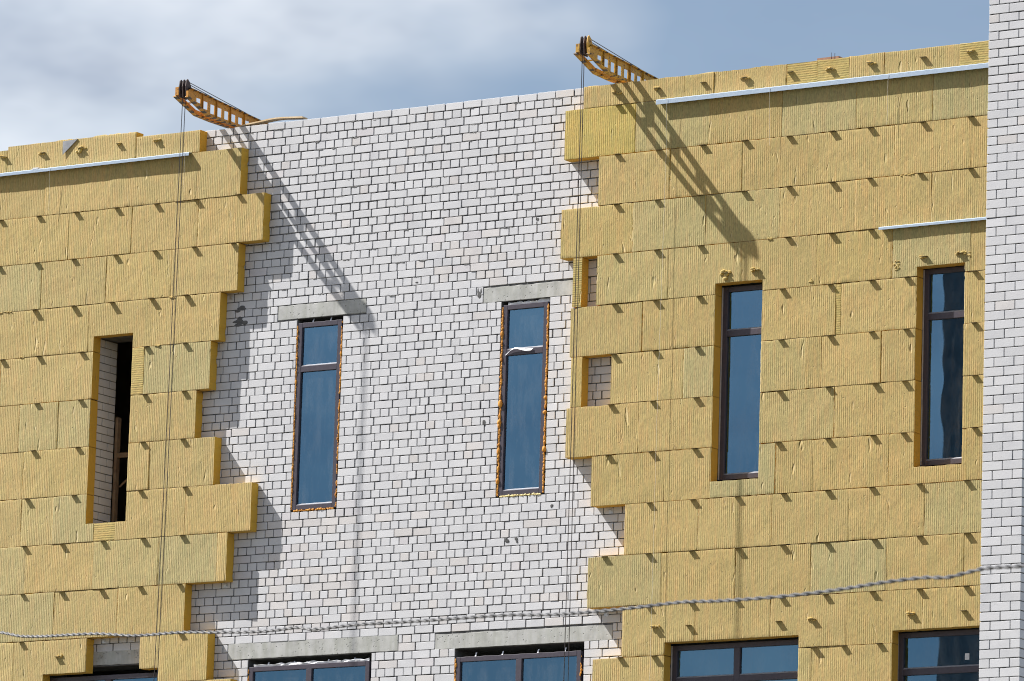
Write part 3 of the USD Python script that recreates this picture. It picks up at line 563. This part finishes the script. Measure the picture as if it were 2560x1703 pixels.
for z, xs in [(0, (-8.97, -8.37, -7.78, -7.15, -6.54, -5.93, -5.28)), (-.6, (-8.96, -8.37, -7.79, -7.14, -6.53, -5.93, -5.34)), (-1.2, (-8.37, -7.76, -7.16, -6.55, -6.02)), (-1.8, (-8.85, -8.27, -7.6, -6.6, -6.01)),
              (-2.4, (-8.27, -7.59, -6.6, -6.0)), (-3.0, (-8.29, -7.6, -6.6, -5.99)), (-3.6, (-8.36, -7.63, -6.61, -5.93)), (-4.2, (-8.37, -7.78, -7.15, -6.54, -5.94)), (-4.8, (-8.36, -7.76, -7.15, -6.55, -5.95)), (-5.4, (-8.35, -5.91))]:
    BK_L += [(x, z, 0) for x in xs]
BK_L += [(-7.77, -5.61, 1)]
pr = np.random.default_rng(21)
for par, L in ((left, BK_L), (right, BK_R)):
    for x, z, torn in L:
        d = pr.uniform(.032, .037) + (.014 if z == -1.2 and par == left else 0)
        w = pr.uniform(.078, .088); a = pr.normal(0, .02)
        v = bx(x, x + w, -d, .03, z - .0012, z + .0012); v.vertices[:, 2] += (v.vertices[:, 0] - x)*a - (v.vertices[:, 1])*pr.normal(0, .05)
        obj('bracket', v, PLATE, par)
        if torn:
            ms = [lump((x + pr.uniform(-.02, w + .02), -.006 + pr.uniform(-.008, .004), z + pr.uniform(-.012, .02)), (pr.uniform(.012, .03), pr.uniform(.008, .014), pr.uniform(.006, .014)), pr, 1) for _ in range(5 if torn == 1 else 11)]
            if torn == 2: ms += [lump((x + .04 + pr.normal(0, .025), -.012, z - .02 + pr.normal(0, .03)), (.025, .016, .02), pr, 1) for _ in range(6)]
            obj('wool_tuft', cat(ms), TUFT, par, smooth=True)

# torn patches and plugs of loose wool pressed into gaps
pr = np.random.default_rng(77)
for par, x, z, w, h, n in [(right, 4.06, -1.66, .04, .06, 14), (right, 2.93, -1.74, .02, .015, 4), (right, 4.18, -.603, .09, .008, 9), (right, 2.40, -1.195, .06, .008, 8), (right, 5.0, -1.6, .02, .03, 5), (left, -6.2, -1.207, .05, .007, 6), (left, -8.8, -1.193, .12, .008, 9), (left, -8.5, -1.795, .04, .01, 5), (left, -6.4, -1.803, .04, .007, 5)]:
    obj('wool_tuft', cat([lump((x + pr.uniform(-w, w), -.003 + pr.uniform(-.004, .003), z + pr.uniform(-h, h)), (pr.uniform(.008, .024), pr.uniform(.003, .006), pr.uniform(.004, .010)), pr, 1) for _ in range(n)]), TUFT, par, smooth=True, kind='stuff')

# ------------------------------------------------------------------ galvanised angles, strings, scraps on the wall
def angle(x0, x1, zb, zt, d, dz=0.0):
    """an L profile: a flange out of the joint and a lip hanging from its front, rounded at the bend"""
    prof = Polygon([(0.0, zt-.003), (-d+.009, zt-.003), (-d+.003, zt-.006), (-d+.003, zb), (-d, zb), (-d, zt-.007), (-d+.009, zt), (0.0, zt)])
    m = trimesh.creation.extrude_polygon(prof, x1-x0, engine='earcut'); v = m.vertices.copy()
    m.vertices = np.c_[v[:, 2] + x0, v[:, 0], v[:, 1] + (v[:, 2])*dz]
    if m.volume < 0: m.invert()
    return m
single('metal_profile', angle(-12, -5.985, .555, .598, .0625), ZINC, 'galvanised steel angle under the top slabs of the left cladding', 'metal profile')
single('metal_profile', angle(.80, 7.59, .538, .597, .056), ZINC, 'long galvanised steel angle under the top slabs of the right cladding', 'metal profile')
single('metal_profile', angle(3.838, 7.59, -1.226, -1.192, .042), ZINC, 'short galvanised steel angle above the window beside the pier', 'metal profile')
def string(pts): return tube(pts, .0016, 4)
single('plumb_line', string([(.955, -.062, .59), (.957, -.05, 0), (.928, -.06, -3.3), (.922, -.06, -6.4), (.92, -.06, -7.4)]), STRING, 'thin white string hanging from the left end of the long metal profile', 'string', 'plumb lines')
single('plumb_line', string([(2.356, -.061, .59), (2.36, -.05, .3), (2.36, -.05, -.1)]), STRING, 'thin white string hanging from the long metal profile at its middle', 'string', 'plumb lines')
single('plumb_line', string([(3.938, -.061, .59), (3.93, -.05, .36), (3.926, -.05, .0)]), STRING, 'thin white string hanging from the right half of the long metal profile', 'string', 'plumb lines')
single('plumb_line', string([(-8.142, -.067, .59), (-8.14, -.06, .34), (-8.139, -.05, .05)]), STRING, 'thin string hanging near the loop of wire on the left profile', 'string', 'plumb lines')
single('plumb_line', string([(-6.051, -.067, .59), (-6.046, -.06, .23), (-6.044, -.05, .1)]), STRING, 'thin string hanging near the right end of the left profile', 'string', 'plumb lines')
th = np.linspace(0, 2*np.pi, 14)
loop = [(-8.14, -.068, .60), (-8.17, -.08, .585), (-8.2, -.08, .555), (-8.205, -.08, .52), (-8.2, -.08, .505)] + [(-8.2 + .016*math.sin(t), -.08, .487 + .018*math.cos(t)) for t in th]
single('wire_hook', tube(loop, .0035, 5), STRAP, 'small loop of wire hanging over the left metal profile', 'wire')
single('flashing_piece', bx(-8.42, -8.33, -.06, -.01, .6, .618), FILM, 'small pale scrap lying on the left metal profile', 'scrap')
fl = trimesh.Trimesh([(-7.995, -.012, .93), (-7.765, -.012, .94), (-7.985, -.02, .755), (-7.995, -.009, .93), (-7.765, -.009, .94), (-7.985, -.017, .755), (-7.995, .09, .965), (-7.765, .09, .965), (-7.995, .093, .965), (-7.765, .093, .965)],
    [[0, 2, 1], [3, 4, 5], [0, 1, 7], [0, 7, 6], [3, 9, 4], [3, 8, 9], [0, 3, 5], [0, 5, 2], [1, 2, 5], [1, 5, 4]], process=False)
single('membrane_scrap', fl, FLAP, 'grey triangular scrap of membrane folded over the top left slab', 'scrap')
pl = bx(-5.50, -4.47, .20, .31, .927, .944)
for _ in range(4): pl = pl.subdivide()
v = pl.vertices; v[:, 2] += np.interp(v[:, 0], [-5.5, -5.32, -4.95, -4.82, -4.47], [-.03, 0, .036, .04, .012]) + .006*(meshkit.noise(v*np.array([6, 20, 20])) - .5)
single('plank', pl, WOOD, 'pale wooden plank lying on top of the bare brick wall beside the left hoist', 'plank')
single('board', bx(2.66, 2.95, .50, .60, .87, 1.025), REDBOARD, 'brown board showing above the top edge of the right cladding', 'board')
for i, x in enumerate((2.85, 2.895)): single('thin_rod', tube([(x, .5, .86), (x + .003, .5, 1.075 - .01*i)], .003, 5), DARK, ('left', 'right')[i] + ' one of two thin rods sticking up behind the right cladding', 'rod', 'thin rods by the brown board')

prop = thing('wooden_prop', 'wooden prop of rough battens standing inside the glassless opening', 'prop', (-7.1, .6, -4.8))
obj('upright', bx(-7.395, -7.355, .535, .60, -4.79, -2.55), WOOD2, prop)
obj('crossbar', bx(-7.36, -6.62, .55, .58, -3.06, -3.0), WOOD2, prop)
obj('brace', tube([(-7.34, .60, -3.42), (-6.9, .60, -3.08)], .014, 4), WOOD2, prop)

# ------------------------------------------------------------------ the two roof hoists
def hoist(name, cx, dz, paint, striped, label, ropes, ropetop, nstripe):
    t = thing(name, label, 'hoist', (cx, .3, TOP), 'roof hoists over the facade')
    P = lambda pts: [(y, z + dz) for y, z in pts]
    slope = -.0715
    topz = lambda y: 1.175 + slope*(y + .75); 
    def botz(y): return float(np.interp(y, [-.765, -.32, 0, .7, 3.2], [1.062, .907, .894, .893, .893 + 2.4*slope]))
    ys = [-.755, -.32, 0, .7, 3.2]
    dz0 = dz
    for k, x in enumerate((cx - .105, cx + .08)):
        dz = dz0 + (.022 if k == 0 else 0)
        outer = Polygon([(-.725, topz(-.70) - .015), (-.69, topz(-.69)), (3.2, topz(3.2))] + [(y, botz(y)) for y in reversed(ys)])
        holes = []
        for i in range(24):
            yc = -.52 + .148*i
            if yc > 3.1: break
            hz1, hz0 = topz(yc) - .075, max(botz(yc - .03) + .04, botz(yc) + .04)
            if hz1 - hz0 > .02: holes.append(sbox(yc - .045, hz0, yc + .045, hz1))
        for h in holes: outer = outer.difference(h)
        if k == 0:
            outer = Polygon([(-.735, 1.15), (-.70, 1.155)] + [(y, botz(y) + .07) for y in (-.58, -.32, 0, .7, 3.2)] + [(y, botz(y)) for y in reversed(ys)])
        m = trimesh.creation.extrude_polygon(outer, .008, engine='earcut'); v = m.vertices.copy()
        m.vertices = np.c_[v[:, 2] + x - .004, v[:, 0], v[:, 1] + dz]; m.fix_normals()
        obj('side_beam', m, paint, t)
        def strip(p0, p1, w, hgt):
            p0, p1 = np.array(p0), np.array(p1); n = np.array([-(p1-p0)[1], (p1-p0)[0]]); n = n/np.linalg.norm(n)*hgt
            pts = [(p0-n/2), (p1-n/2), (p1+n/2), (p0+n/2)]
            v = [(xx, a, b + dz) for xx in (x - w/2, x + w/2) for a, b in pts]
            mm = trimesh.Trimesh(v, [[0, 1, 2], [0, 2, 3], [4, 6, 5], [4, 7, 6], [0, 4, 5], [0, 5, 1], [1, 5, 6], [1, 6, 2], [2, 6, 7], [2, 7, 3], [3, 7, 4], [3, 4, 0]], process=False); mm.fix_normals(); return mm
        for edge in ('top', 'bottom') if k else ('bottom',):
            fz = topz if edge == 'top' else botz
            ln = LineString([(y, fz(y)) for y in ((-.72, 3.2) if edge == 'top' else (-.758, -.32, 0, .7, 3.2))])
            m = trimesh.creation.extrude_polygon(ln.buffer(.0048, cap_style=2, join_style=2), .058, engine='earcut'); v = m.vertices.copy()
            m.vertices = np.c_[v[:, 2] + x - .029, v[:, 0], v[:, 1] + dz]; m.fix_normals()
            obj('flange', m, striped, t, label='flange painted in black and yellow lengths')
        ribs = [strip((yc + .074, topz(yc + .074) - .01), (yc + .074, botz(yc + .074) + .008), .05, .008) for yc in np.arange(-.52, 3.0, .296)]
        if k:
            for rb in ribs: obj('stiffener', rb, paint, t)
    dz = dz0
    for y in np.arange(-.55, 3.2, .37):
        obj('cross_tie', bx(cx - .101, cx + .076, y - .02, y + .02, botz(y) + dz + .040, botz(y) + dz + .048), paint, t)
    # head: cheek plates, sheave, end plate
    for x in (cx - .040, cx + .008, cx + .056):
        pg = Polygon(P([(-.755, 1.06), (-.775, 1.19), (-.76, 1.265), (-.735, 1.285), (-.69, 1.25), (-.65, 1.17), (-.60, 1.06)]))
        m = trimesh.creation.extrude_polygon(pg, .012, engine='earcut'); v = m.vertices.copy(); m.vertices = np.c_[v[:, 2] + x, v[:, 0], v[:, 1]]; m.fix_normals()
        obj('cheek_plate', m, DARK if x != cx + .056 or nstripe > 1 else paint, t)
    for x in (cx - .010, cx + .038):
        prof = np.array([(0, -.012), (.054, -.012), (.058, -.009), (.046, 0), (.058, .009), (.054, .012), (0, .012)])
        s = trimesh.creation.revolve(prof, sections=24); v = s.vertices.copy(); s.vertices = np.c_[v[:, 2] + x, v[:, 0] - .688, v[:, 1] + 1.175 + dz]; s.fix_normals()
        obj('sheave', s, DARK, t, smooth=30)
    obj('end_plate', bx(cx - .095, cx - .045, -.768, -.757, 1.09 + dz, 1.19 + dz), paint, t); obj('end_plate', bx(cx + .07, cx + .10, -.765, -.754, 1.05 + dz, 1.13 + dz), paint, t)
    ax = trimesh.creation.cylinder(.012, .15, sections=12); ax.apply_transform(trimesh.transformations.rotation_matrix(math.pi/2, (0, 1, 0))); ax.apply_translation((cx + .012, -.688, 1.175 + dz)); obj('axle', ax, DARK, t)
    for x, pts in ropes: obj('hoist_rope', tube(pts, .0046, 6), ROPE, t)
    for x, k in ropetop: obj('stay_rope', tube([(x, -.665, 1.258 + dz), (x, .8, 1.078 + dz + k), (x, 3.1, .93 + dz + k)], .0045, 6), ROPE, t)
    # feet and counterweight on the roof behind the parapet
    for x in (cx - .1, cx + .1):
        obj('support_leg', bx(x - .03, x + .03, .9, .96, .302, botz(.93) + dz - .006), paint, t); obj('support_leg', bx(x - .03, x + .03, 2.9, 2.96, .302, botz(2.93) + dz - .006), paint, t)
    obj('counterweight', bx(cx - .35, cx + .35, 2.6, 2.85, .302, .72), DARK, t)
    obj('foot_rail', bx(cx - .3, cx + .3, .86, 1.0, .3005, .32), paint, t)
def hang(x0, x1, y=-.738, kink=0.0):
    return [(x0, y + .0, 1.17), (x0 + (x1-x0)*.25, y, -1.0), (x0 + (x1-x0)*.6 + kink, y, -4.0), (x1, y, -6.4), (x1 + .01, y, -14.5)]
Ys = -.915
hoist('roof_hoist', -5.615, .055, YELLOW[0], STRIPED[0], 'orange and black roof hoist at left, boom over the brick wall beside the plank',
      [(0, hang(-5.614, -5.697)), (0, hang(-5.572, -5.647))], [(-5.625, 0.0), (-5.577, .012)], 2)
hoist('roof_hoist', .21, 0.0, YELLOW[1], STRIPED[1], 'rusty yellow roof hoist at right, boom over the insulated wall',
      [(0, hang(.190, .177)), (0, hang(.216, .236))], [(.20, 0.0), (.248, .012)], 1)

# ------------------------------------------------------------------ brick pier standing out from the facade at right
PY, PX0, PX1 = -4.4, 7.617, 8.092
pier = thing('brick_pier', 'tall white brick pier at the right edge, nearer than the facade', 'pier', ((PX0+PX1)/2, PY, -ZO))
pmort = obj('pier_core', bx(PX0 + .008, PX1 - .008, PY + .009, .15, -ZO, 2.4), MORTAR, pier)
PN = [-24, -1, 0, 18, 55, 72, 76]; PZ = [2.40, .057, -.046, -1.745, -5.431+.0, -7.097, -7.49]
rng = np.random.default_rng(11); prest, ptint = [], []
PN = [-22, 0, 18, 56, 73, 78]; PZ = [2.20, -.046, -1.745, -5.526, -7.195, -7.69]
for n in range(-22, 78):
    z1, z0 = float(np.interp(n, PN, PZ)), float(np.interp(n+1, PN, PZ)); jt = .012 if n < 10 else .0095
    z1 -= jt/2; z0 += jt/2
    even = n % 2 == 1
    w = PX1 - PX0
    e = [PX0, PX0 + .1215, PX0 + .3575, PX1] if n % 2 == 0 else [PX0, PX0 + .2395, PX1]
    for i in range(len(e)-1):
        dep = .25 if (len(e) == 4) else .12
        m = brick(e[i] + (.0045 if i else 0), e[i+1] - (.0045 if i < len(e)-2 else 0), z0, z1 + rng.normal(0, .001), PY + rng.normal(0, .001), PY + dep, rng, .008)
        obj('brick', m, BRICK, pmort, tint=tint_at(0, 0, rng, True)*.97)
    y = PY + (.25 if len(e) == 4 else .12) + .01
    while y < PY + 3.2:
        m = brick(y, y + .25, z0, z1, 0, .03, rng, .008); v = m.vertices
        prest.append(trimesh.Trimesh(np.c_[PX1 - v[:, 1]*1.0, v[:, 0], v[:, 2]], m.faces[:, ::-1], process=False)); prest[-1].vertices[:, 0] = PX1 - v[:, 1]
        ptint += [tint_at(0, 0, rng, True)*.97]*len(v); y += .26
obj('brick_masonry', cat(prest), BRICK, pmort, kind='stuff', tint=np.array(ptint))

# ------------------------------------------------------------------ tower block across the street, mirrored in the right-hand panes
tower = thing('tower_block', 'plain dark tower block across the site, mirrored in the panes beside the pier', 'building', (-19, -66, -ZO))
obj('wall', bx(-28.3, -10, -75, -59, -ZO, 22), ROOM, tower); obj('roof', bx(-28.5, -9.8, -75.2, -58.8, 22, 22.6), ROOM, tower)
for k in range(11):
    for i in range(5):
        x, z = -27 + i*3.4, -ZO + 2 + k*3.2
        w = obj('window', cat([bar(x, x + 1.6, z, z + 1.5, -59.0, -58.92)]), FRAME, tower)

# ------------------------------------------------------------------ twisted cable strung across in front
CB = np.array([(5.778, -18.76, -8.366), (6.135, -18.886, -8.417), (6.455, -18.997, -8.479), (7.543, -19.408, -8.563), (8.114, -19.628, -8.634), (8.738, -19.881, -8.671), (9.281, -20.104, -8.725), (10.087, -20.447, -8.791), (10.371, -20.573, -8.8), (10.604, -20.673, -8.838), (11.165, -20.928, -8.865), (11.914, -21.276, -8.921), (12.614, -21.613, -8.973), (13.242, -21.924, -9.022), (13.799, -22.206, -9.083), (14.473, -22.559, -9.137), (14.927, -22.805, -9.166), (15.453, -23.097, -9.196), (15.929, -23.365, -9.247), (16.836, -23.895, -9.325), (17.47, -24.283, -9.365), (17.841, -24.517, -9.382), (18.385, -24.865, -9.42), (18.72, -25.083, -9.46), (19.015, -25.282, -9.461), (19.515, -25.621, -9.509), (19.921, -25.904, -9.54)])
CB = np.vstack([CB[0] + (CB[0]-CB[8])/np.linalg.norm(CB[0]-CB[8])*np.array([[9], [6], [3.0]]) + np.array([[0, 0, 1.2], [0, 0, .7], [0, 0, .28]]), CB, CB[-1] + (CB[-1]-CB[-9])/np.linalg.norm(CB[-1]-CB[-9])*np.array([[3], [6], [9.0]]) + np.array([[0, 0, .05], [0, 0, .2], [0, 0, .5]])])
from scipy.interpolate import PchipInterpolator
s = np.r_[0, np.cumsum(np.linalg.norm(np.diff(CB, axis=0), axis=1))]; S = np.arange(0, s[-1], .018); C = PchipInterpolator(s, CB)(S)
cable = thing('overhead_cable', 'twisted grey cable strung across the lower part of the facade', 'cable', (12, -20, -8.7))
for k in range(2):
    a = 2*np.pi*np.cumsum(np.full(len(S), .018)/np.interp(S/S[-1], [0, .3, .55, 1], [.15, .17, .26, .42])) + k*np.pi + 1.5*np.sin(S*1.3) + .8*np.sin(S*3.1)
    tdir = C[-1] - C[0]; nrm = np.array([-tdir[1], tdir[0], 0])/np.hypot(tdir[0], tdir[1])
    obj('cable_strand', tube(C + .0070*(np.cos(a)[:, None]*nrm + np.sin(a)[:, None]*np.array([0, 0, 1.0])), .0073, 7), CABLE, cable, smooth=True)
